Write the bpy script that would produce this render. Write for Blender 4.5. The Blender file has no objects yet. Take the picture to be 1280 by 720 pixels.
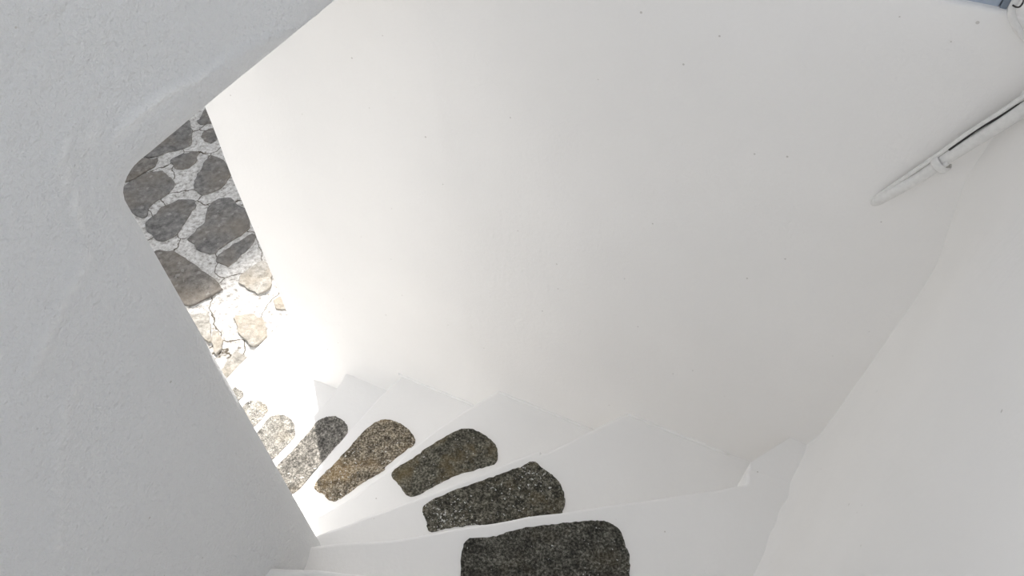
import bpy, bmesh, math, random
from mathutils import Vector, Matrix, noise
random.seed(7)
C = bpy.context.scene.collection
SC = bpy.context.scene
R = math.radians

# ------------------------------------------------------------------ camera
EYE = 3.66
cam_d = bpy.data.cameras.new('camera')
cam_d.sensor_width = 36.0
cam_d.lens = 900 / 1280 * 36
cam_d.clip_start = 0.02
cam = bpy.data.objects.new('camera', cam_d)
C.objects.link(cam)
cam.location = (0, 0, EYE)
cam.rotation_euler = (R(90 - 50.572), 0, 0)
SC.camera = cam

# ------------------------------------------------------------------ sky, sun, exposure
SUN_EL, SUN_H = R(32), Vector((-0.301, 0.954))
world = bpy.data.worlds.new('sky'); SC.world = world
world.use_nodes = True
wn = world.node_tree; wn.nodes.clear()
sky = wn.nodes.new('ShaderNodeTexSky'); sky.sky_type = 'NISHITA'; sky.sun_disc = False
sky.sun_elevation = SUN_EL; sky.sun_rotation = math.atan2(SUN_H.x, SUN_H.y)
hs = wn.nodes.new('ShaderNodeHueSaturation'); hs.inputs['Saturation'].default_value = 0.2
bg = wn.nodes.new('ShaderNodeBackground'); bg.inputs['Strength'].default_value = 0.112
wo = wn.nodes.new('ShaderNodeOutputWorld')
wn.links.new(sky.outputs[0], hs.inputs['Color']); wn.links.new(hs.outputs[0], bg.inputs[0]); wn.links.new(bg.outputs[0], wo.inputs[0])

sun_d = bpy.data.lights.new('sun', 'SUN'); sun_d.energy = 4.6; sun_d.angle = R(0.9); sun_d.color = (1.0, 0.955, 0.90)
sun = bpy.data.objects.new('sun', sun_d); C.objects.link(sun)
sv = Vector((SUN_H.x * math.cos(SUN_EL), SUN_H.y * math.cos(SUN_EL), math.sin(SUN_EL)))
sun.rotation_euler = sv.to_track_quat('Z', 'Y').to_euler(); sun.location = (-2, 6, 9)

SC.view_settings.view_transform = 'Standard'; SC.view_settings.look = 'None'
SC.view_settings.gamma = 1.0; SC.view_settings.use_curve_mapping = False
SC.view_settings.exposure = 1.14
SC.cycles.max_bounces = 16; SC.cycles.diffuse_bounces = 12; SC.cycles.use_denoising = True
SC.cycles.sample_clamp_indirect = 0

# ------------------------------------------------------------------ materials
def new_mat(name, rough=0.85):
    m = bpy.data.materials.new(name); m.use_nodes = True
    n = m.node_tree.nodes; b = n['Principled BSDF']; b.inputs['Roughness'].default_value = rough
    b.inputs['Specular IOR Level'].default_value = 0.25
    return m, m.node_tree, b
def nd(t, typ, **kw):
    n = t.nodes.new(typ)
    for k, v in kw.items():
        if k in n.inputs: n.inputs[k].default_value = v
        else: setattr(n, k, v)
    return n
def ramp(t, src, stops):
    r = t.nodes.new('ShaderNodeValToRGB'); e = r.color_ramp.elements
    while len(e) < len(stops): e.new(0.5)
    for el, (p, c) in zip(e, stops):
        el.position = p; el.color = c if len(c) == 4 else (*c, 1)
    t.links.new(src, r.inputs[0]); return r
def mixc(t, fac, a, b, mode='MIX'):
    m = t.nodes.new('ShaderNodeMix'); m.data_type = 'RGBA'; m.blend_type = mode
    for i, s in ((0, fac), (6, a), (7, b)):
        if hasattr(s, 'links'): t.links.new(s, m.inputs[i])
        else: m.inputs[i].default_value = s if i == 0 or len(s) == 4 else (*s, 1)
    return m.outputs[2]
def bump(t, b, parts):
    prev = None
    for h, strength, dist in parts:
        bn = nd(t, 'ShaderNodeBump', Strength=strength, Distance=dist)
        t.links.new(h, bn.inputs['Height'])
        if prev: t.links.new(prev, bn.inputs['Normal'])
        prev = bn.outputs[0]
    t.links.new(prev, b.inputs['Normal'])

def whitewash(name, col, fine=0.25, coarse=0.25, stroke=(1, 1, 0.3), depth=0.003, coat=False):
    m, t, b = new_mat(name)
    tc = nd(t, 'ShaderNodeTexCoord')
    mp = nd(t, 'ShaderNodeMapping', Scale=stroke); t.links.new(tc.outputs['Object'], mp.inputs[0])
    n1 = nd(t, 'ShaderNodeTexNoise', Scale=95.0, Detail=5.0, Roughness=0.6); t.links.new(tc.outputs['Object'], n1.inputs['Vector'])
    n2 = nd(t, 'ShaderNodeTexNoise', Scale=26.0, Detail=4.0); t.links.new(mp.outputs[0], n2.inputs['Vector'])
    n3 = nd(t, 'ShaderNodeTexNoise', Scale=2.2, Detail=3.0); t.links.new(tc.outputs['Object'], n3.inputs['Vector'])
    r3 = ramp(t, n3.outputs[0], [(0.3, tuple(c * 0.965 for c in col)), (0.7, col)])
    # tiny dark pits
    v = nd(t, 'ShaderNodeTexVoronoi', Scale=15.0); t.links.new(tc.outputs['Object'], v.inputs['Vector'])
    n4 = nd(t, 'ShaderNodeTexNoise', Scale=6.0); t.links.new(tc.outputs['Object'], n4.inputs['Vector'])
    ad = nd(t, 'ShaderNodeMath', operation='MULTIPLY_ADD'); t.links.new(n4.outputs[0], ad.inputs[0]); ad.inputs[1].default_value = -0.06; t.links.new(v.outputs['Distance'], ad.inputs[2])
    pit = ramp(t, ad.outputs[0], [(0.0, (0.5, 0.5, 0.5)), (0.0045, (0, 0, 0))])
    base = r3.outputs[0]
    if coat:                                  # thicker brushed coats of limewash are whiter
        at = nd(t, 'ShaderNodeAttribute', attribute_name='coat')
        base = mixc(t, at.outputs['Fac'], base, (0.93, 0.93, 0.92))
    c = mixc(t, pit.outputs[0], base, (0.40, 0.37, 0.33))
    t.links.new(c, b.inputs['Base Color'])
    bump(t, b, [(n2.outputs[0], coarse, 0.004), (n1.outputs[0], fine, depth)])
    return m
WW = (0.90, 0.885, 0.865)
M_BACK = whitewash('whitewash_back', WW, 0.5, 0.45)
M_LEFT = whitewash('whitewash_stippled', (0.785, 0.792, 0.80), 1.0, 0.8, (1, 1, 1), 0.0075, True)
M_RIGHT = whitewash('whitewash_right', WW, 0.25, 0.3)
M_STEP = whitewash('whitewash_step', (0.91, 0.90, 0.885), 0.4, 0.5, (1, 0.4, 1))

def slab_mat(name, dark, mid, light, speck, amount, rust=0.5):
    m, t, b = new_mat(name, 0.9)
    tc = nd(t, 'ShaderNodeTexCoord'); O = tc.outputs['Object']
    def nz(scale, detail=4.0, rough=0.6):
        n = nd(t, 'ShaderNodeTexNoise', Scale=scale, Detail=detail, Roughness=rough); t.links.new(O, n.inputs['Vector']); return n.outputs[0]
    grain, mott, rustn, patch, speckn = nz(140.0, 4.0, 0.75), nz(34.0, 5.0, 0.65), nz(8.0), nz(7.0, 5.0, 0.65), nz(105.0, 3.0, 0.6)
    r1 = ramp(t, grain, [(0.38, dark), (0.50, mid), (0.62, light)])
    r2 = ramp(t, mott, [(0.36, (0.42, 0.42, 0.42)), (0.64, (1.45, 1.45, 1.45))])
    c = mixc(t, 1.0, r1.outputs[0], r2.outputs[0], 'MULTIPLY')
    rr = ramp(t, rustn, [(0.52, (0, 0, 0)), (0.68, (rust, rust, rust))])
    c = mixc(t, rr.outputs[0], c, (mid[0] * 2.0, mid[1] * 1.6, mid[2] * 1.0))
    # flecks of lime paint, thicker in patches
    ad = nd(t, 'ShaderNodeMath', operation='MULTIPLY_ADD'); t.links.new(patch, ad.inputs[0]); ad.inputs[1].default_value = 0.45; t.links.new(speckn, ad.inputs[2])
    sp = ramp(t, ad.outputs[0], [(amount, (0, 0, 0)), (amount + 0.035, (1, 1, 1))])
    c = mixc(t, sp.outputs[0], c, speck)
    t.links.new(c, b.inputs['Base Color'])
    bump(t, b, [(mott, 0.6, 0.006), (grain, 0.9, 0.003)])
    return m
SLABM = {
 5: slab_mat('dark_basalt', (0.022, 0.022, 0.018), (0.075, 0.072, 0.060), (0.21, 0.20, 0.17), (0.62, 0.61, 0.58), 0.915, 0.15),
 4: slab_mat('dark_basalt_limed', (0.024, 0.024, 0.019), (0.085, 0.080, 0.062), (0.23, 0.215, 0.175), (0.62, 0.61, 0.58), 0.875, 0.45),
 3: slab_mat('olive_basalt', (0.030, 0.029, 0.023), (0.095, 0.090, 0.070), (0.22, 0.205, 0.165), (0.60, 0.58, 0.54), 0.90, 0.5),
 2: slab_mat('brown_speckled_stone', (0.05, 0.042, 0.029), (0.21, 0.175, 0.125), (0.47, 0.42, 0.34), (0.72, 0.70, 0.66), 0.865, 0.35),
 1: slab_mat('grey_speckled_stone', (0.075, 0.072, 0.064), (0.19, 0.18, 0.16), (0.38, 0.355, 0.32), (0.72, 0.70, 0.66), 0.88, 0.12),
 0: slab_mat('grey_limed_stone', (0.13, 0.125, 0.112), (0.26, 0.25, 0.225), (0.44, 0.415, 0.375), (0.75, 0.73, 0.70), 0.87, 0.12),
}
def paver_mat(name, dark, mid, light):
    m, t, b = new_mat(name, 0.9)
    tc = nd(t, 'ShaderNodeTexCoord')
    n1 = nd(t, 'ShaderNodeTexNoise', Scale=24.0, Detail=9.0, Roughness=0.72); t.links.new(tc.outputs['Object'], n1.inputs['Vector'])
    n2 = nd(t, 'ShaderNodeTexNoise', Scale=3.5, Detail=4.0); t.links.new(tc.outputs['Object'], n2.inputs['Vector'])
    r1 = ramp(t, n1.outputs[0], [(0.32, dark), (0.5, mid), (0.72, light)])
    r2 = ramp(t, n2.outputs[0], [(0.45, (0, 0, 0)), (0.68, (0.6, 0.6, 0.6))])
    c = mixc(t, r2.outputs[0], r1.outputs[0], (mid[0] * 1.25, mid[1] * 1.12, mid[2] * 0.95))
    v = nd(t, 'ShaderNodeTexVoronoi', Scale=45.0); t.links.new(tc.outputs['Object'], v.inputs['Vector'])
    s = ramp(t, v.outputs['Color'], [(0.86, (0, 0, 0)), (0.9, (0.5, 0.5, 0.5))])
    c = mixc(t, s.outputs[0], c, (0.34, 0.33, 0.31))
    t.links.new(c, b.inputs['Base Color'])
    bump(t, b, [(n1.outputs[0], 0.8, 0.012)])
    return m
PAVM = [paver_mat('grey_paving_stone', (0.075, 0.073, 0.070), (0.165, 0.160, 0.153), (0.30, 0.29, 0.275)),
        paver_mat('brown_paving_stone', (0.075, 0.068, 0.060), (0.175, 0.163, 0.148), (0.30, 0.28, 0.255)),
        paver_mat('pale_sunlit_paving_stone', (0.15, 0.142, 0.125), (0.31, 0.294, 0.265), (0.50, 0.48, 0.445))]  # paint-worn stones, lightened further with sunlight put into the colour
def mortar_mat():
    m, t, b = new_mat('limewashed_mortar', 0.9)
    tc = nd(t, 'ShaderNodeTexCoord')
    n1 = nd(t, 'ShaderNodeTexNoise', Scale=30.0, Detail=8.0, Roughness=0.75); t.links.new(tc.outputs['Object'], n1.inputs['Vector'])
    r1 = ramp(t, n1.outputs[0], [(0.36, (0.24, 0.225, 0.205)), (0.47, (0.50, 0.485, 0.46)), (0.6, (0.70, 0.69, 0.67))])
    nw = nd(t, 'ShaderNodeTexNoise', Scale=5.0, Detail=4.0); t.links.new(tc.outputs['Object'], nw.inputs['Vector'])
    wv = mixc(t, 0.18, tc.outputs['Object'], nw.outputs['Color'], 'ADD')
    v = nd(t, 'ShaderNodeTexVoronoi', Scale=2.6, feature='DISTANCE_TO_EDGE'); t.links.new(wv, v.inputs['Vector'])
    cr = ramp(t, v.outputs['Distance'], [(0.004, (1, 1, 1)), (0.014, (0, 0, 0))])
    c = mixc(t, cr.outputs[0], r1.outputs[0], (0.10, 0.085, 0.065))
    t.links.new(c, b.inputs['Base Color'])
    bump(t, b, [(n1.outputs[0], 0.8, 0.015)])
    return m
M_MORTAR = mortar_mat()
def flat_mat(name, col, rough=0.6, bs=0.15):
    m, t, b = new_mat(name, rough)
    tc = nd(t, 'ShaderNodeTexCoord')
    n1 = nd(t, 'ShaderNodeTexNoise', Scale=120.0, Detail=4.0); t.links.new(tc.outputs['Object'], n1.inputs['Vector'])
    r = ramp(t, n1.outputs[0], [(0.35, tuple(c * 0.92 for c in col)), (0.65, col)])
    t.links.new(r.outputs[0], b.inputs['Base Color'])
    bump(t, b, [(n1.outputs[0], bs, 0.001)])
    return m
M_PIPE = flat_mat('painted_conduit', (0.80, 0.79, 0.77), 0.55)
M_DARK = flat_mat('gap_shade', (0.05, 0.048, 0.045), 0.6)  # dark colour that paints the shade in the gaps by the cables
M_BLUE = flat_mat('blue_grey_paint', (0.42, 0.48, 0.565), 0.6)
M_BLUE2 = flat_mat('dark_blue_grey_paint', (0.24, 0.28, 0.33), 0.6)

# ------------------------------------------------------------------ helpers
def link(name, me, mat, parent=None, smooth=True, **props):
    o = bpy.data.objects.new(name, me); C.objects.link(o)
    if mat: me.materials.append(mat)
    if smooth:
        for pl in me.polygons: pl.use_smooth = True
    if parent: o.parent = parent
    for k, v in props.items(): o[k] = v
    return o
def mesh(verts, faces):
    me = bpy.data.meshes.new('mesh'); me.from_pydata(verts, [], faces); me.update(); return me
def grid_mesh(rows, close_u=False):
    n = len(rows[0]); vs = [p for r in rows for p in r]; fs = []
    for i in range(len(rows) - 1):
        for j in range(n - 1): fs.append((i * n + j, i * n + j + 1, (i + 1) * n + j + 1, (i + 1) * n + j))
        if close_u: fs.append((i * n + n - 1, i * n, (i + 1) * n, (i + 1) * n + n - 1))
    return vs, fs
def fix_normals(me):
    bm = bmesh.new(); bm.from_mesh(me); bmesh.ops.recalc_face_normals(bm, faces=bm.faces); bm.to_mesh(me); bm.free()
def lin(a, b, step):
    n = max(1, round((b - a) / step)); return [a + (b - a) * i / n for i in range(n + 1)]
def smooth01(a, b, x):
    t = min(1, max(0, (x - a) / (b - a))); return t * t * (3 - 2 * t)
def pl_dist(px, py, pts):
    best = 9
    for (ax, ay), (bx, by) in zip(pts, pts[1:]):
        dx, dy = bx - ax, by - ay; L2 = dx * dx + dy * dy
        t = min(1, max(0, ((px - ax) * dx + (py - ay) * dy) / L2))
        d = math.hypot(px - ax - t * dx, py - ay - t * dy)
        if d < best: best = d
    return best
def wob(p, s, a): return a * noise.noise(Vector(p) * s)
def tube(path, radii, n=12, cap=True):
    pts = [Vector(p) for p in path]; rows = []
    up = Vector((0, 0, 1))
    for i, p in enumerate(pts):
        d = (pts[min(i + 1, len(pts) - 1)] - pts[max(i - 1, 0)]).normalized()
        a = d.cross(up)
        if a.length < 1e-3: a = d.cross(Vector((1, 0, 0)))
        a.normalize(); b = d.cross(a)
        r = radii[i] if hasattr(radii, '__len__') else radii
        rows.append([p + (a * math.cos(2 * math.pi * k / n) + b * math.sin(2 * math.pi * k / n)) * r for k in range(n)])
    vs, fs = grid_mesh(rows, True)
    if cap: fs += [tuple(range(n))[::-1], tuple((len(rows) - 1) * n + k for k in range(n))]
    me = mesh([tuple(v) for v in vs], fs); fix_normals(me); return me
def spline(pts, n=8, closed=False):
    P = [Vector(p) for p in pts]; out = []; m = len(P)
    for i in range(m if closed else m - 1):
        g = (lambda k: P[k % m]) if closed else (lambda k: P[min(max(k, 0), m - 1)])
        p0, p1, p2, p3 = g(i - 1), g(i), g(i + 1), g(i + 2)
        for k in range(n):
            t = k / n
            out.append(0.5 * (2 * p1 + (p2 - p0) * t + (2 * p0 - 5 * p1 + 4 * p2 - p3) * t * t + (3 * p1 - p0 - 3 * p2 + p3) * t ** 3))
    if not closed: out.append(P[-1])
    return out
def box(x0, y0, z0, x1, y1, z1, bev=0.0, M=None):
    bm = bmesh.new(); bmesh.ops.create_cube(bm, size=1)
    for v in bm.verts: v.co = Vector(((x0 + x1) / 2 + v.co.x * (x1 - x0), (y0 + y1) / 2 + v.co.y * (y1 - y0), (z0 + z1) / 2 + v.co.z * (z1 - z0)))
    if bev: bmesh.ops.bevel(bm, geom=bm.edges[:], offset=bev, segments=3, affect='EDGES', profile=0.5)
    if M: bm.transform(M)
    me = bpy.data.meshes.new('mesh'); bm.to_mesh(me); bm.free(); return me
def prism(outline, z0, z1, bev, seg=3):
    """closed plan outline raised from z0 to z1 with a rounded top edge"""
    bm = bmesh.new()
    top = [bm.verts.new((x, y, z1)) for x, y in outline]
    bot = [bm.verts.new((x, y, z0)) for x, y in outline]
    f = bm.faces.new(top); bm.faces.new(bot[::-1]); n = len(outline)
    for i in range(n): bm.faces.new((top[i], bot[i], bot[(i + 1) % n], top[(i + 1) % n]))
    bmesh.ops.recalc_face_normals(bm, faces=bm.faces)
    f = [q for q in bm.faces if all(abs(v.co.z - z1) < 1e-6 for v in q.verts)]
    if bev: bmesh.ops.bevel(bm, geom=[e for e in f[0].edges], offset=bev, segments=seg, affect='EDGES', profile=0.5)
    me = bpy.data.meshes.new('mesh'); bm.to_mesh(me); bm.free(); return me

NOSINGS = {
 6: [(-0.498,0.576),(-0.460,0.574),(-0.362,0.563),(-0.151,0.532),(0.112,0.496),(0.582,0.435)],
 5: [(-0.531,0.700),(-0.433,0.711),(-0.320,0.717),(-0.234,0.733),(-0.154,0.748),(0.000,0.773),(0.134,0.794),(0.453,0.840),(0.640,0.869),(0.674,0.879),(0.693,0.933),(0.823,1.008)],
 4: [(-0.622,0.787),(-0.591,0.799),(-0.550,0.814),(-0.504,0.831),(-0.442,0.858),(-0.392,0.874),(-0.274,0.925),(-0.076,1.008),(0.078,1.074),(0.109,1.069),(0.237,1.135),(0.391,1.218)],
 3: [(-0.711,0.899),(-0.681,0.921),(-0.621,0.946),(-0.529,1.013),(-0.440,1.091),(-0.315,1.220),(-0.148,1.353),(-0.045,1.422)],
 2: [(-0.800,1.056),(-0.764,1.117),(-0.722,1.196),(-0.625,1.364),(-0.546,1.489),(-0.469,1.584)],
 1: [(-1.016,1.201),(-0.970,1.286),(-0.911,1.400),(-0.855,1.512),(-0.782,1.630),(-0.744,1.724)],
 0: [(-1.232,1.460),(-1.193,1.518),(-1.147,1.586),(-1.098,1.659),(-1.042,1.748),(-0.976,1.854)],
 -1: [(-1.407,1.703),(-1.363,1.759),(-1.326,1.817),(-1.279,1.872),(-1.181,2.013),(-1.070,2.188)],
 -2: [(-1.574,1.882),(-1.529,1.948),(-1.483,2.017),(-1.389,2.163),(-1.258,2.377)],
 -3: [(-1.704,2.051),(-1.658,2.128),(-1.610,2.207),(-1.390,2.574),(-1.203,2.886)],
}
SLABS = {
 5: [(-0.127,0.710),(-0.051,0.725),(0.029,0.747),(0.118,0.758),(0.177,0.765),(0.236,0.769),(0.272,0.762),(0.296,0.739),(0.307,0.703),(0.314,0.667),(0.309,0.618),(0.300,0.581),(0.275,0.557),(0.220,0.550),(0.041,0.555),(-0.138,0.565),(-0.136,0.618)],
 4: [(-0.274,0.885),(-0.236,0.915),(-0.150,0.952),(-0.051,0.989),(0.026,1.019),(0.069,1.039),(0.097,1.014),(0.132,0.987),(0.155,0.952),(0.163,0.908),(0.154,0.869),(0.139,0.862),(0.024,0.844),(-0.048,0.829),(-0.097,0.832),(-0.193,0.820),(-0.245,0.810),(-0.262,0.844)],
 3: [(-0.415,1.089),(-0.340,1.149),(-0.263,1.210),(-0.183,1.256),(-0.131,1.251),(-0.078,1.216),(-0.052,1.177),(-0.054,1.127),(-0.086,1.111),(-0.175,1.084),(-0.252,1.047),(-0.337,1.001),(-0.385,1.042)],
 2: [(-0.731,1.127),(-0.670,1.213),(-0.616,1.291),(-0.569,1.359),(-0.517,1.397),(-0.472,1.397),(-0.412,1.365),(-0.378,1.322),(-0.378,1.291),(-0.413,1.261),(-0.473,1.202),(-0.482,1.184),(-0.551,1.138),(-0.642,1.066),(-0.694,1.093)],
 1: [(-0.845,1.456),(-0.824,1.498),(-0.776,1.521),(-0.733,1.514),(-0.694,1.477),(-0.691,1.436),(-0.730,1.375),(-0.780,1.296),(-0.861,1.178),(-0.913,1.220),(-0.956,1.277),(-0.902,1.365)],
 0: [(-1.133,1.560),(-1.104,1.619),(-1.072,1.637),(-1.028,1.631),(-0.991,1.603),(-0.976,1.572),(-0.969,1.525),(-0.998,1.480),(-1.043,1.417),(-1.099,1.377),(-1.193,1.435)],
 -1: [(-1.316,1.794),(-1.292,1.820),(-1.258,1.825),(-1.216,1.807),(-1.191,1.777),(-1.193,1.751),(-1.234,1.683),(-1.300,1.617),(-1.389,1.675)],
 -2: [(-1.479,2.008),(-1.451,2.008),(-1.421,1.989),(-1.409,1.965),(-1.425,1.937),(-1.476,1.850),(-1.571,1.905)],
}
PAVERS = [
 [(-2.582,4.676),(-2.514,4.468),(-2.599,4.401),(-2.732,4.353),(-2.795,4.309),(-2.911,4.348),(-2.823,4.733),(-2.668,4.820)],
 [(-2.778,4.283),(-2.733,4.301),(-2.728,4.231),(-2.801,4.117),(-2.860,4.043),(-2.985,4.068),(-2.970,4.270),(-2.842,4.296)],
 [(-2.780,4.105),(-2.670,4.155),(-2.580,4.080),(-2.516,4.006),(-2.524,3.922),(-2.635,3.781),(-2.613,3.690),(-2.650,3.656),(-2.844,3.804),(-2.909,3.946)],
 [(-2.629,4.270),(-2.536,4.361),(-2.445,4.374),(-2.433,4.270),(-2.467,4.180),(-2.551,4.180)],
 [(-2.473,4.606),(-2.426,4.662),(-2.356,4.634),(-2.329,4.550),(-2.359,4.476),(-2.421,4.509),(-2.467,4.564)],
 [(-2.548,4.747),(-2.533,4.923),(-2.453,4.968),(-2.381,4.762),(-2.495,4.719)],
 [(-2.320,4.327),(-2.219,4.270),(-2.128,4.142),(-2.159,3.970),(-2.272,3.898),(-2.342,3.946),(-2.374,4.018),(-2.363,4.142),(-2.356,4.270)],
 [(-2.600,3.601),(-2.514,3.781),(-2.402,3.839),(-2.325,3.828),(-2.298,3.758),(-2.333,3.601),(-2.338,3.514),(-2.406,3.428),(-2.474,3.450),(-2.564,3.535)],
 [(-2.201,3.758),(-2.142,3.839),(-2.064,3.851),(-1.918,3.713),(-1.847,3.561),(-1.903,3.488),(-1.997,3.397),(-2.042,3.308),(-2.136,3.345),(-2.250,3.450),(-2.220,3.535),(-2.175,3.601)],
 [(-2.018,3.267),(-1.926,3.384),(-1.823,3.497),(-1.790,3.458),(-1.827,3.322),(-1.906,3.181),(-1.976,3.221)],
 [(-2.433,3.337),(-2.323,3.328),(-2.191,3.237),(-2.059,3.138),(-1.927,3.031),(-1.911,2.997),(-1.974,2.932),(-2.076,2.859),(-2.217,2.923),(-2.460,3.231)],
 [(-1.800,3.112),(-1.733,3.211),(-1.673,3.241),(-1.613,3.171),(-1.590,2.997),(-1.648,2.960),(-1.727,2.988),(-1.799,3.045)],
 [(-1.554,2.895),(-1.511,2.932),(-1.416,2.886),(-1.416,2.813),(-1.506,2.835)],
 [(-1.772,2.760),(-1.668,2.795),(-1.571,2.742),(-1.524,2.621),(-1.593,2.529),(-1.683,2.621)],
 [(-2.038,2.774),(-1.943,2.792),(-1.893,2.673),(-1.856,2.571),(-1.960,2.621),(-2.083,2.760)],
 [(-1.876,2.673),(-1.803,2.604),(-1.782,2.521),(-1.810,2.471),(-1.848,2.537)],
 [(-1.697,2.509),(-1.617,2.460),(-1.641,2.391),(-1.680,2.305),(-1.759,2.328),(-1.716,2.447)],
]

# ------------------------------------------------------------------ walls
# left wall: a tall thick wall with a low rectangular opening the stair runs out through.
LO = Vector((-0.52, 0.70)); LD = Vector((0.42, 0.90)).normalized(); LN = Vector((LD.y, -LD.x))   # LN faces the stair
JAMB, LINT, RC, RB, TH = 0.040, 2.980, 0.022, 0.09, 0.50
RIDGE = [(0.9, 2.99), (0.557,2.993),(0.451,3.006),(0.360,3.027),(0.289,3.047),(0.228,3.054),(0.179,3.058),(0.122,3.072),(0.078,3.073),(0.040,3.069),(0.026,3.069)]
RIDGE = [(s, z + 0.012) for s, z in RIDGE]
LOOP = [(0.025,3.080),(0.005,3.098),(-0.015,3.108),(-0.034,3.104),(-0.047,3.088),(-0.052,3.060),(-0.066,2.995)]
CRACKS = [([(-0.080,2.959),(-0.102,2.945),(-0.129,2.934),(-0.158,2.918),(-0.187,2.902),(-0.225,2.877)], 0.0050),
          ([(-0.186,2.805),(-0.209,2.796),(-0.225,2.788),(-0.232,2.766),(-0.259,2.744),(-0.290,2.701),(-0.318,2.649),(-0.360,2.593)], 0.0038)]
def ridge_z(s):
    pts = RIDGE
    for (a, za), (b, zb) in zip(pts, pts[1:]):
        if b <= s <= a: return zb + (za - zb) * (s - b) / (a - b)
    return None
def left_disp(s, z):
    p = (s, z, 0)
    d = wob(p, 1.6, 0.006) + wob(p, 6, 0.003) + wob((s + 9, z, 3), 22, 0.0011)
    if -0.9 < s < 1.0 and 2.4 < z < 3.25:
        st = smooth01(3.02, 3.16, z + 0.25 * max(0, -s)) * 0.9
        d += st * (wob(p, 55, 0.0022) + wob((s, z, 5), 95, 0.0014))
        rz = ridge_z(s)
        if rz is not None:
            rz += wob((s, 0, 1), 30, 0.004)
            d += (0.004 * (1 - smooth01(rz - 0.004, rz + 0.004, z)) + 0.005 * math.exp(-((z - rz) / 0.006) ** 2)) * smooth01(0.0, 0.05, s)
        if -0.12 < s < 0.06:
            d += 0.0060 * math.exp(-(pl_dist(s, z, LOOP) / 0.008) ** 2)
        for pts, h in CRACKS:
            q = pl_dist(s + wob(p, 40, 0.004), z, pts)
            if q < 0.04: d += h * math.exp(-(q / 0.007) ** 2)
    return d
def round_r(z): return 0.085 + 0.085 * (1 - smooth01(2.2, 2.85, z))    # the jamb edge is fatter low down
def coat_at(s, z):
    if not (-0.9 < s < 1.0 and 2.4 < z < 3.25): return 0.0
    c = 0.0; rz = ridge_z(s); p = (s, z, 0)
    if rz is not None:
        rz += wob((s, 0, 1), 30, 0.004)
        c = (0.22 * (1 - smooth01(rz - 0.003, rz + 0.003, z)) * smooth01(2.96, 3.02, z) + 0.45 * math.exp(-((z - rz) / 0.005) ** 2)) * smooth01(0.0, 0.05, s)
    if -0.12 < s < 0.06: c = max(c, 0.5 * math.exp(-(pl_dist(s, z, LOOP) / 0.006) ** 2))
    for pts, h in CRACKS:
        c = max(c, h * 90 * math.exp(-(pl_dist(s + wob(p, 40, 0.004), z, pts) / 0.005) ** 2))
    return c
bound = []                                  # (s, z, outward s, outward z)
for z in lin(0, 1.6, 0.1)[:-1] + lin(1.6, 2.4, 0.02)[:-1] + lin(2.4, LINT - RC, 0.010): bound.append((JAMB + 0.4 * (round_r(z) - 0.09), z, -1, 0))
for k in range(1, 8):
    a = math.pi / 2 * k / 8; bound.append((JAMB + RC - RC * math.cos(a), LINT - RC + RC * math.sin(a), -math.cos(a), math.sin(a)))
for s in lin(JAMB + RC, 1.1, 0.009) + lin(1.1, 2.7, 0.1)[1:]: bound.append((s, LINT, 0, 1))
bs = lin(0.0, 0.20, 0.0045)[1:] + lin(0.20, 0.6, 0.011)[1:] + [0.68, 0.8, 1.0, 1.15]
prof = [(1.15, TH), (0.8, TH), (0.3, TH), (0.03, TH), (0.008, TH - 0.008), (0, TH - 0.03), (0, TH * 0.5), (0, 0.2)]
NARC = 14
arc = [(1 - math.cos(math.pi / 2 * k / NARC), 1 - math.sin(math.pi / 2 * k / NARC)) for k in range(NARC + 1)]
rows = []; coats = []
for kind, b_, dep in [('p', b, d) for b, d in prof] + [('a', b, d) for b, d in arc] + [('n', b, 0.0) for b in bs]:
    row = []
    for s, z, os_, oz in bound:
        r = round_r(z) if os_ < -0.99 else 0.085
        bb, dp = b_, dep
        if kind == 'a': bb, dp = b_ * r, dep * r
        elif kind == 'n': bb = r + b_ * (1.15 - r) / 1.15        # near face, starting where the rounding ends
        ss, zz = s + os_ * bb, z + oz * bb
        f = 0 if kind == 'p' else smooth01(0, 0.5, bb / r)
        q = LO + LD * ss + LN * (-dp + left_disp(ss, zz) * f)
        row.append((q.x, q.y, zz)); coats.append(coat_at(ss, zz) if kind == 'n' else 0.0)
    rows.append(row)
coats += [0.0] * len(bound)
rows.append(rows[0])
vs, fs = grid_mesh(rows); me = mesh(vs, fs); fix_normals(me)
me.attributes.new('coat', 'FLOAT', 'POINT').data.foreach_set('value', coats)
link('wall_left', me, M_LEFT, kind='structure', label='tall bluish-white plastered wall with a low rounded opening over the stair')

Ml = Matrix.Translation((LO.x, LO.y, 0)) @ Matrix.Rotation(math.atan2(LD.y, LD.x), 4, 'Z')
link('trim_2', box(1.45, 0.01, 0, 2.69, TH - 0.01, LINT + 0.1, 0.01, Ml), M_LEFT, kind='structure', label='white pier carrying the tall wall beyond the stair')

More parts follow.
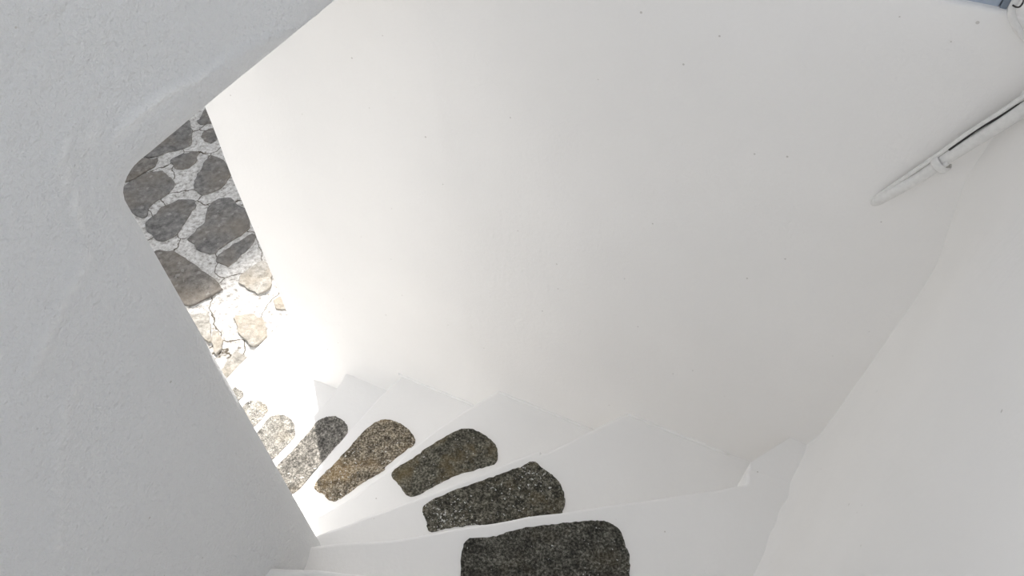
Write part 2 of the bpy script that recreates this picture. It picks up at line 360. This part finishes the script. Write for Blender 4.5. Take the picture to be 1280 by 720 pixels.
# back wall: leans along the outer side of the stair, ends in a rounded jamb by the street
BN = Vector((-0.421, -0.907)).normalized(); BD = Vector((BN.y, -BN.x)); BD = BD if BD.x < 0 else -BD
BR = Vector((1.16, 1.39 - 0.464 * 1.16)); BLEN = (Vector((-0.955, 1.833)) - BR).length; BT, BTOP = 0.34, EYE - 0.590
def back_disp(u, z):
    p = (u, 0, z)
    d = wob(p, 1.3, 0.010) + wob(p, 5, 0.003) + wob(p, 19, 0.0011)
    uc = 1.468 + 0.02 * (z - 2.4) + wob((z, 2, 2), 4, 0.006)                 # faint vertical join in the plaster
    d += (0.004 * smooth01(uc - 0.03, uc + 0.005, u) - 0.004 * smooth01(uc + 0.005, uc + 0.3, u)) * smooth01(1.9, 2.6, z)
    d += 0.002 * math.exp(-((u - uc) / 0.008) ** 2)
    return d
us = lin(0, BLEN, 0.022); zs = lin(0, 0.7, 0.1)[:-1] + lin(0.7, BTOP, 0.025)
ER, TR = 0.03, 0.008
def prof_round(t, n=5): return [(t * math.sin(math.pi / 2 * k / n), t * (1 - math.cos(math.pi / 2 * k / n))) for k in range(n + 1)]
rows = []
for z, zoff in [(z, 0) for z in zs[:-2]] + [(BTOP - TR + a, b) for a, b in prof_round(TR)] + [(BTOP, BT)]:
    row = []
    if zoff < BT:
        for u in us[:-2]:
            q = BR + BD * u + BN * (back_disp(u, z) - zoff); row.append((q.x, q.y, z))
        for a, b in prof_round(ER):
            u = BLEN - ER + a; q = BR + BD * u + BN * (back_disp(u, z) - max(b, zoff)); row.append((q.x, q.y, z))
        q = BR + BD * BLEN - BN * BT; row.append((q.x, q.y, z))
        q = BR - BN * BT; row.append((q.x, q.y, z))
    else:
        for u in us[:-2] + [BLEN - ER + a for a, b in prof_round(ER)]:
            q = BR + BD * u - BN * BT; row.append((q.x, q.y, z))
        row.append(row[-1]); row.append(row[0])
    rows.append(row)
vs, fs = grid_mesh(rows); me = mesh(vs, fs); fix_normals(me)
link('wall_back', me, M_BACK, kind='structure', label='smooth white plastered wall curving along the outer side of the stair')
# raised pier where the back wall meets the right wall
q0 = Vector((0.769, 1.39 - 0.464 * 0.769))

Mb = Matrix.Translation((q0.x, q0.y, 0)) @ Matrix.Rotation(math.atan2(-BD.y, -BD.x), 4, 'Z')
link('trim_1', box(0, 0.004, 2.6, 0.5, 0.30, 3.42, 0.012, Mb), M_BACK, kind='structure', label='white pier rising at the end of the wall top')

# right wall
RN = Vector((-0.853, 0.52)).normalized(); RDn = Vector((-0.52, -0.853)).normalized(); RCn = Vector((0.891, 0.977))
rows = []
for z in lin(0, 1.5, 0.15)[:-1] + lin(1.5, 1.9, 0.012)[:-1] + lin(1.9, 3.18, 0.022):
    row = []
    fl = 0.012 + 0.050 * smooth01(2.5, 2.80, z)
    foot = 0.028 * math.exp(-max(0, z - 1.71) / 0.05) if z < 2.1 else 0
    for u in [-0.06, -0.03] + lin(0, 0.5, 0.015) + lin(0.5, 2.8, 0.06)[1:]:
        p = (u, 3, z)
        d = fl * math.exp(-max(u, 0) / 0.05) + foot * (1 + wob(p, 14, 0.5)) + wob(p, 1.5, 0.008) + wob(p, 6, 0.0025) + wob(p, 20, 0.0008)
        q = RCn + RDn * u + RN * d; row.append((q.x, q.y, z))
    rows.append(row)
last = []
for (x, y, z) in rows[-1]: last.append((x - RN.x * 0.3, y - RN.y * 0.3, z))
rows.append(last); rows.append([(x, y, 0) for x, y, z in last])
vs, fs = grid_mesh(rows); me = mesh(vs, fs); fix_normals(me)
link('wall_right', me, M_RIGHT, kind='structure', label='smooth pale wall on the right, flaring into the back wall at the corner')

# ------------------------------------------------------------------ staircase
RISE = 0.19
stair = bpy.data.objects.new('staircase', None); C.objects.link(stair); stair.location = (0, 0, 0)
stair['label'] = 'whitewashed winding staircase with a rounded stone slab set in each tread'; stair['category'] = 'staircase'
def top_z(k): return EYE - 1.95 - (5 - k) * RISE
for k in range(7, 11):
    NOSINGS[k] = [(x + 0.02 * (k - 6), y - 0.285 * (k - 6)) for x, y in ((-0.50, 0.576), (-0.2, 0.54), (0.112, 0.496), (0.60, 0.432))]
def ext(P, a, b):
    v0 = (Vector(P[0]) - Vector(P[1])).normalized(); v1 = (Vector(P[-1]) - Vector(P[-2])).normalized()
    return [tuple(Vector(P[0]) + v0 * a)] + list(P) + [tuple(Vector(P[-1]) + v1 * b)]
def resample(P, step):
    out = []
    for a, b in zip(P, P[1:]):
        a, b = Vector(a), Vector(b); n = max(1, int((b - a).length / step))
        out += [a.lerp(b, i / n) for i in range(n)]
    return out + [Vector(P[-1])]
def extents(k):
    if k >= 6: return (0.10 if k == 6 else 0.12, 0.5)
    return {5: (0.06, 0.10), 4: (0.12, 0.12), 3: (0.16, 0.12), 2: (0.2, 0.12), 1: (0.3, 0.12), 0: (0.35, 0.5), -1: (0.4, 0.5), -2: (0.45, 0.5), -3: (0.5, 0.4)}[k]
LINE = {k: resample([tuple(v) for v in spline([(x, y, 0) for x, y in ext(NOSINGS[k], *extents(k))], 3)], 0.03) for k in NOSINGS}
steps = {}
for k in range(10, -4, -1):
    front = [Vector((p.x + wob((p.x, p.y, k), 12, 0.004), p.y + wob((p.x, p.y, k + 40), 12, 0.004))) for p in LINE[k]]
    if k + 1 in LINE:
        nxt = LINE[k + 1]
        back = []
        for p in nxt:                      # run 4 cm under the step above
            back.append(Vector((p.x, p.y)))
        c = sum(back, Vector((0, 0))) / len(back); cf = sum(front, Vector((0, 0))) / len(front)
        sh = (c - cf).normalized() * 0.04
        back = [b + sh for b in back]
    else:
        back = [p + Vector((0, -0.3)) for p in front]
    outline = [tuple(p) for p in front] + [tuple(p) for p in back[::-1]]
    me = prism(outline, 0.0, top_z(k), 0.010)
    steps[k] = link('step', me, M_STEP, stair, smooth=False)
# plaster fillet in the outer corner of the fifth tread
t5 = top_z(5)
fv = [(0.690, 0.925, t5 - 0.03), (0.695, 0.940, t5 + 0.004), (0.823, 1.010, t5 + 0.030), (0.96, 0.985, t5 + 0.030), (0.83, 0.88, t5 + 0.002), (0.69, 0.885, t5 - 0.006)]
bm = bmesh.new(); tv = [bm.verts.new(p) for p in fv]; bm.faces.new(tv)
bvv = [bm.verts.new((x, y, t5 - 0.15)) for x, y, z in fv]; bm.faces.new(bvv[::-1])
for i in range(6): bm.faces.new((tv[i], bvv[i], bvv[(i + 1) % 6], tv[(i + 1) % 6]))
bmesh.ops.recalc_face_normals(bm, faces=bm.faces); me = bpy.data.meshes.new('mesh'); bm.to_mesh(me); bm.free()
link('plaster_fillet', me, M_STEP, steps[5], smooth=False)
for k in (4, 3, 2):                          # ragged bead of paint where tread meets back wall
    xa, xb = NOSINGS[k][-1][0], (0.70 if k == 4 else NOSINGS[k + 1][-1][0] - 0.10)
    n = 26; pth = []; rad = []
    for i in range(n + 1):
        x = xa + (xb - xa) * i / n
        u = (Vector((x, 1.39 - 0.464 * x)) - BR).length
        q = BR + BD * u + BN * (back_disp(u, top_z(k)) + 0.001)
        pth.append((q.x, q.y, top_z(k) + 0.001 + wob((x, k, 0), 30, 0.004))); rad.append(0.006 + wob((x, k, 5), 40, 0.004))
    link('paint_bead', tube(pth, rad, 8), M_STEP, steps[k])
for k, pts in SLABS.items():
    P = spline([(x, y, 0) for x, y in pts], 9, True)
    out = []
    for i, p in enumerate(P):
        out.append((p.x + wob((p.x, p.y, k), 60, 0.0025) + wob((p.x, p.y, k), 170, 0.003), p.y + wob((p.x, p.y, k + 7), 60, 0.0025) + wob((p.x, p.y, k + 7), 170, 0.003)))
    me = prism(out, top_z(k) - 0.03, top_z(k) + 0.004, 0.002, 1)
    o = link('stone_slab', me, SLABM[max(0, k)], steps[k], smooth=False)
    lab = {5: 'dark basalt slab, widest of the flight', 4: 'dark basalt slab flecked with white paint at its rounded end', 3: 'dark olive slab with a rusty streak', 2: 'brown speckled slab', 1: 'grey slab crossed by the edge of the sunlight'}.get(k)
    if lab: o['label'] = lab

# ------------------------------------------------------------------ street paving
N = 150
gx = lin(-7, -3.3, 0.25)[:-1] + lin(-3.3, -1.0, 0.022)[:-1] + lin(-1.0, 4, 0.25); gy = lin(-3, 1.8, 0.25)[:-1] + lin(1.8, 5.2, 0.025)[:-1] + lin(5.2, 14, 0.4)
polyC = []
rows = []
for y in gy:
    rows.append([(x, y, (wob((x, y, 0), 3, 0.008) + wob((x, y, 4), 14, 0.006)) if -3.4 < x < -0.9 and 1.7 < y < 5.3 else 0) for x in gx])
rows = [[(x, y, z) for x, y, z in r] for r in rows]
vs, fs = grid_mesh(rows)
floor = link('floor', mesh(vs, fs), M_MORTAR, kind='structure', label='street paved with irregular dark stones in limewashed mortar')
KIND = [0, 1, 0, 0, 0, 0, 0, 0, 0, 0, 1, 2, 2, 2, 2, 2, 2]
def paver(pts, m):
    cx_, cy_ = sum(x for x, y in pts) / len(pts), sum(y for x, y in pts) / len(pts)
    Q = [Vector((cx_ + (x - cx_) * 1.05, cy_ + (y - cy_) * 1.05, 0)) for x, y in pts]; n = len(Q)
    P = []
    for i in range(n):                      # clipped corners, straight broken sides
        p, q, r = Q[i - 1], Q[i], Q[(i + 1) % n]
        P += [q.lerp(p, 0.22), (q * 2 + q.lerp(p, 0.22) + q.lerp(r, 0.22)) / 4, q.lerp(r, 0.22), q.lerp(r, 0.5)]
    out = [(p.x + wob((p.x, p.y, 2), 22, 0.018), p.y + wob((p.x, p.y, 8), 22, 0.018)) for p in P]
    me = prism(out, -0.05, 0.012, 0.004, 1)
    link('paving_stone', me, PAVM[m], floor, smooth=False)
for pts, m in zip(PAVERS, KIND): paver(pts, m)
cent = [(sum(x for x, y in p) / len(p), sum(y for x, y in p) / len(p), 0.30) for p in PAVERS]
tries = 0; made = 0
while made < 26 and tries < 4000:
    tries += 1
    x, y, r = random.uniform(-4.4, -0.5), random.uniform(2.2, 5.8), random.uniform(0.12, 0.24)
    if any(math.hypot(x - a, y - b) < r + q - 0.02 for a, b, q in cent): continue
    if y + 1.0 * x < 0.75 and False: continue
    # keep clear of the lowest step
    if (x + 1.61) * 0.86 - (y - 2.207) * 0.51 > -r - 0.02: continue
    # keep the traced joints of the view clear
    if -3.0 + 0 < x < -1.3 and abs((x + 2.15) + (y - 3.5) * 0.42) < 0.42: continue
    a0 = random.random() * 6
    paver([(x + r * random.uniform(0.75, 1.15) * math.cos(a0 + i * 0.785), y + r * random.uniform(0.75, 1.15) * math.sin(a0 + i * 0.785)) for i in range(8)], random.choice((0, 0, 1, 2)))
    cent.append((x, y, r)); made += 1

# house across the street: its shadow covers the far paving
e = 6.0 / math.tan(SUN_EL); A = Vector((-2.08, 2.84)) + SUN_H * e; B = Vector((-1.68, 3.22)) + SUN_H * e
ang = math.atan2(B.y - A.y, B.x - A.x)
Mh = Matrix.Translation((A.x, A.y, 0)) @ Matrix.Rotation(ang, 4, 'Z')
link('wall_far', box(-7, 0, 0, 7, 4, 6.0, 0.02, Mh), M_BACK, kind='structure', label='whitewashed house wall across the street')

# unseen block added beyond the right wall, closing off the sky on that side
Mn = Matrix.Translation((1.75, 0, 0)) @ Matrix.Rotation(math.atan2(0.93, -0.37), 4, 'Z')
link('sky_blocker', box(-4, -3, 0, 1.6, 0, 6.5, 0.02, Mn), M_BACK, kind='structure', label='unseen white block added beyond the right wall to cut sky light')

# ------------------------------------------------------------------ blue-grey panel on the wall top
Mp = Matrix.Translation((q0.x, q0.y, 0)) @ Matrix.Rotation(math.atan2(-BD.y, -BD.x), 4, 'Z')
pan = bpy.data.objects.new('painted_panel', None); C.objects.link(pan); pan.location = (0, 0, 0)
pan['label'] = 'blue-grey painted panel standing on the wall top beside the corner cable'; pan['category'] = 'panel'
link('board', box(-0.75, 0.016, BTOP - 0.02, -0.016, 0.034, 3.40, 0.003, Mp), M_BLUE, pan, smooth=False)
link('post', box(-0.015, 0.012, BTOP - 0.02, -0.005, 0.05, 3.42, 0.002, Mp), M_BLUE2, pan, smooth=False, label='darker post')

# ------------------------------------------------------------------ conduits
PIPE = [(0.73, 1.056, 2.646), (0.734, 1.043, 2.675), (0.748, 1.03, 2.711), (0.766, 1.02, 2.748), (0.784, 1.009, 2.799), (0.803, 0.995, 2.85), (0.822, 0.982, 2.898), (0.838, 0.97, 2.944), (0.859, 0.958, 2.997)]
CABLE = [(0.726, 1.053, 2.663), (0.733, 1.041, 2.698), (0.752, 1.028, 2.751), (0.772, 1.016, 2.804), (0.793, 1.003, 2.864), (0.815, 0.99, 2.917), (0.832, 0.98, 2.962), (0.853, 0.967, 3.014)]
con = bpy.data.objects.new('conduit', None); C.objects.link(con); con.location = (0, 0, 0)
con['label'] = 'white painted conduit and cable climbing the wall corner, held by a clip'; con['category'] = 'conduit'
P = [tuple(v) for v in spline(PIPE, 6)]
rad = [0.0112 * smooth01(-0.12, 0.10, i / (len(P) - 1)) for i in range(len(P))]
link('pipe', tube(P, rad, 14), M_PIPE, con)
P = [tuple(v) for v in spline(CABLE, 6)]
link('cable', tube(P, 0.0042, 10), M_PIPE, con)
bn3 = Vector((BN.x, BN.y, 0))
DARK = [(0.784, 1.013, 2.823), (0.797, 1.006, 2.863), (0.813, 0.996, 2.901), (0.839, 0.981, 2.951)]  # dark strip painted in for the shade between pipe and cable
link('gap_shade_strip', tube([tuple(Vector(v) + bn3 * 0.005) for v in spline(DARK, 5)], 0.0035, 8), M_DARK, con, label='dark strip painting the shade in the gap')
# clip: a half ring over pipe and cable with a screw tab
c0 = Vector((0.783, 1.010, 2.790)); ax = Vector((0.019, -0.012, 0.05)).normalized(); side = ax.cross(bn3).normalized()
rows = []
for h in (-0.007, -0.005, 0.005, 0.007):
    row = []
    for i in range(15):
        a = math.pi * (-0.15 + 1.3 * i / 14); rr = 0.0128 if abs(h) < 0.006 else 0.0118
        row.append(tuple(c0 + ax * h + side * (math.cos(a) * rr * 1.15) + bn3 * (math.sin(a) * rr + 0.003)))
    rows.append(row)
vs, fs = grid_mesh(rows)
clip = link('clip', mesh(vs, fs), M_PIPE, con)
mod = clip.modifiers.new('thick', 'SOLIDIFY'); mod.thickness = 0.003
def blob(center, r, n=(10, 6)):
    bm = bmesh.new(); bmesh.ops.create_uvsphere(bm, u_segments=n[0], v_segments=n[1], radius=1)
    for v in bm.verts: v.co = Vector(center) + Vector((v.co.x * r[0], v.co.y * r[1], v.co.z * r[2]))
    me = bpy.data.meshes.new('mesh'); bm.to_mesh(me); bm.free(); return me
link('screw', blob(c0 + bn3 * 0.012 + ax * 0.010, (0.0055, 0.005, 0.0055)), M_PIPE, clip)

cl = bpy.data.objects.new('corner_cable', None); C.objects.link(cl); cl.location = (0, 0, 0)
cl['label'] = 'white painted cable looping round the corner at the top of the wall'; cl['category'] = 'cable'
LOOPC = [(0.766, 1.024, 3.116), (0.76, 1.024, 3.1), (0.759, 1.022, 3.086), (0.764, 1.02, 3.074), (0.776, 1.015, 3.06), (0.792, 1.008, 3.047), (0.82, 0.996, 3.031)]
GAP_LINE = [(0.754, 1.018, 3.093), (0.758, 1.014, 3.092), (0.762, 1.012, 3.094), (0.764, 1.014, 3.101), (0.76, 1.015, 3.113)]  # thin dark line painted in for the shaded gap beside the pier
link('cable', tube([tuple(v) for v in spline(LOOPC, 6)], 0.0055, 10), M_PIPE, cl)
link('gap_shade_line', tube([tuple(v) for v in spline(GAP_LINE, 5)], 0.0013, 8), M_DARK, cl, label='thin dark line painting the shaded gap edge')
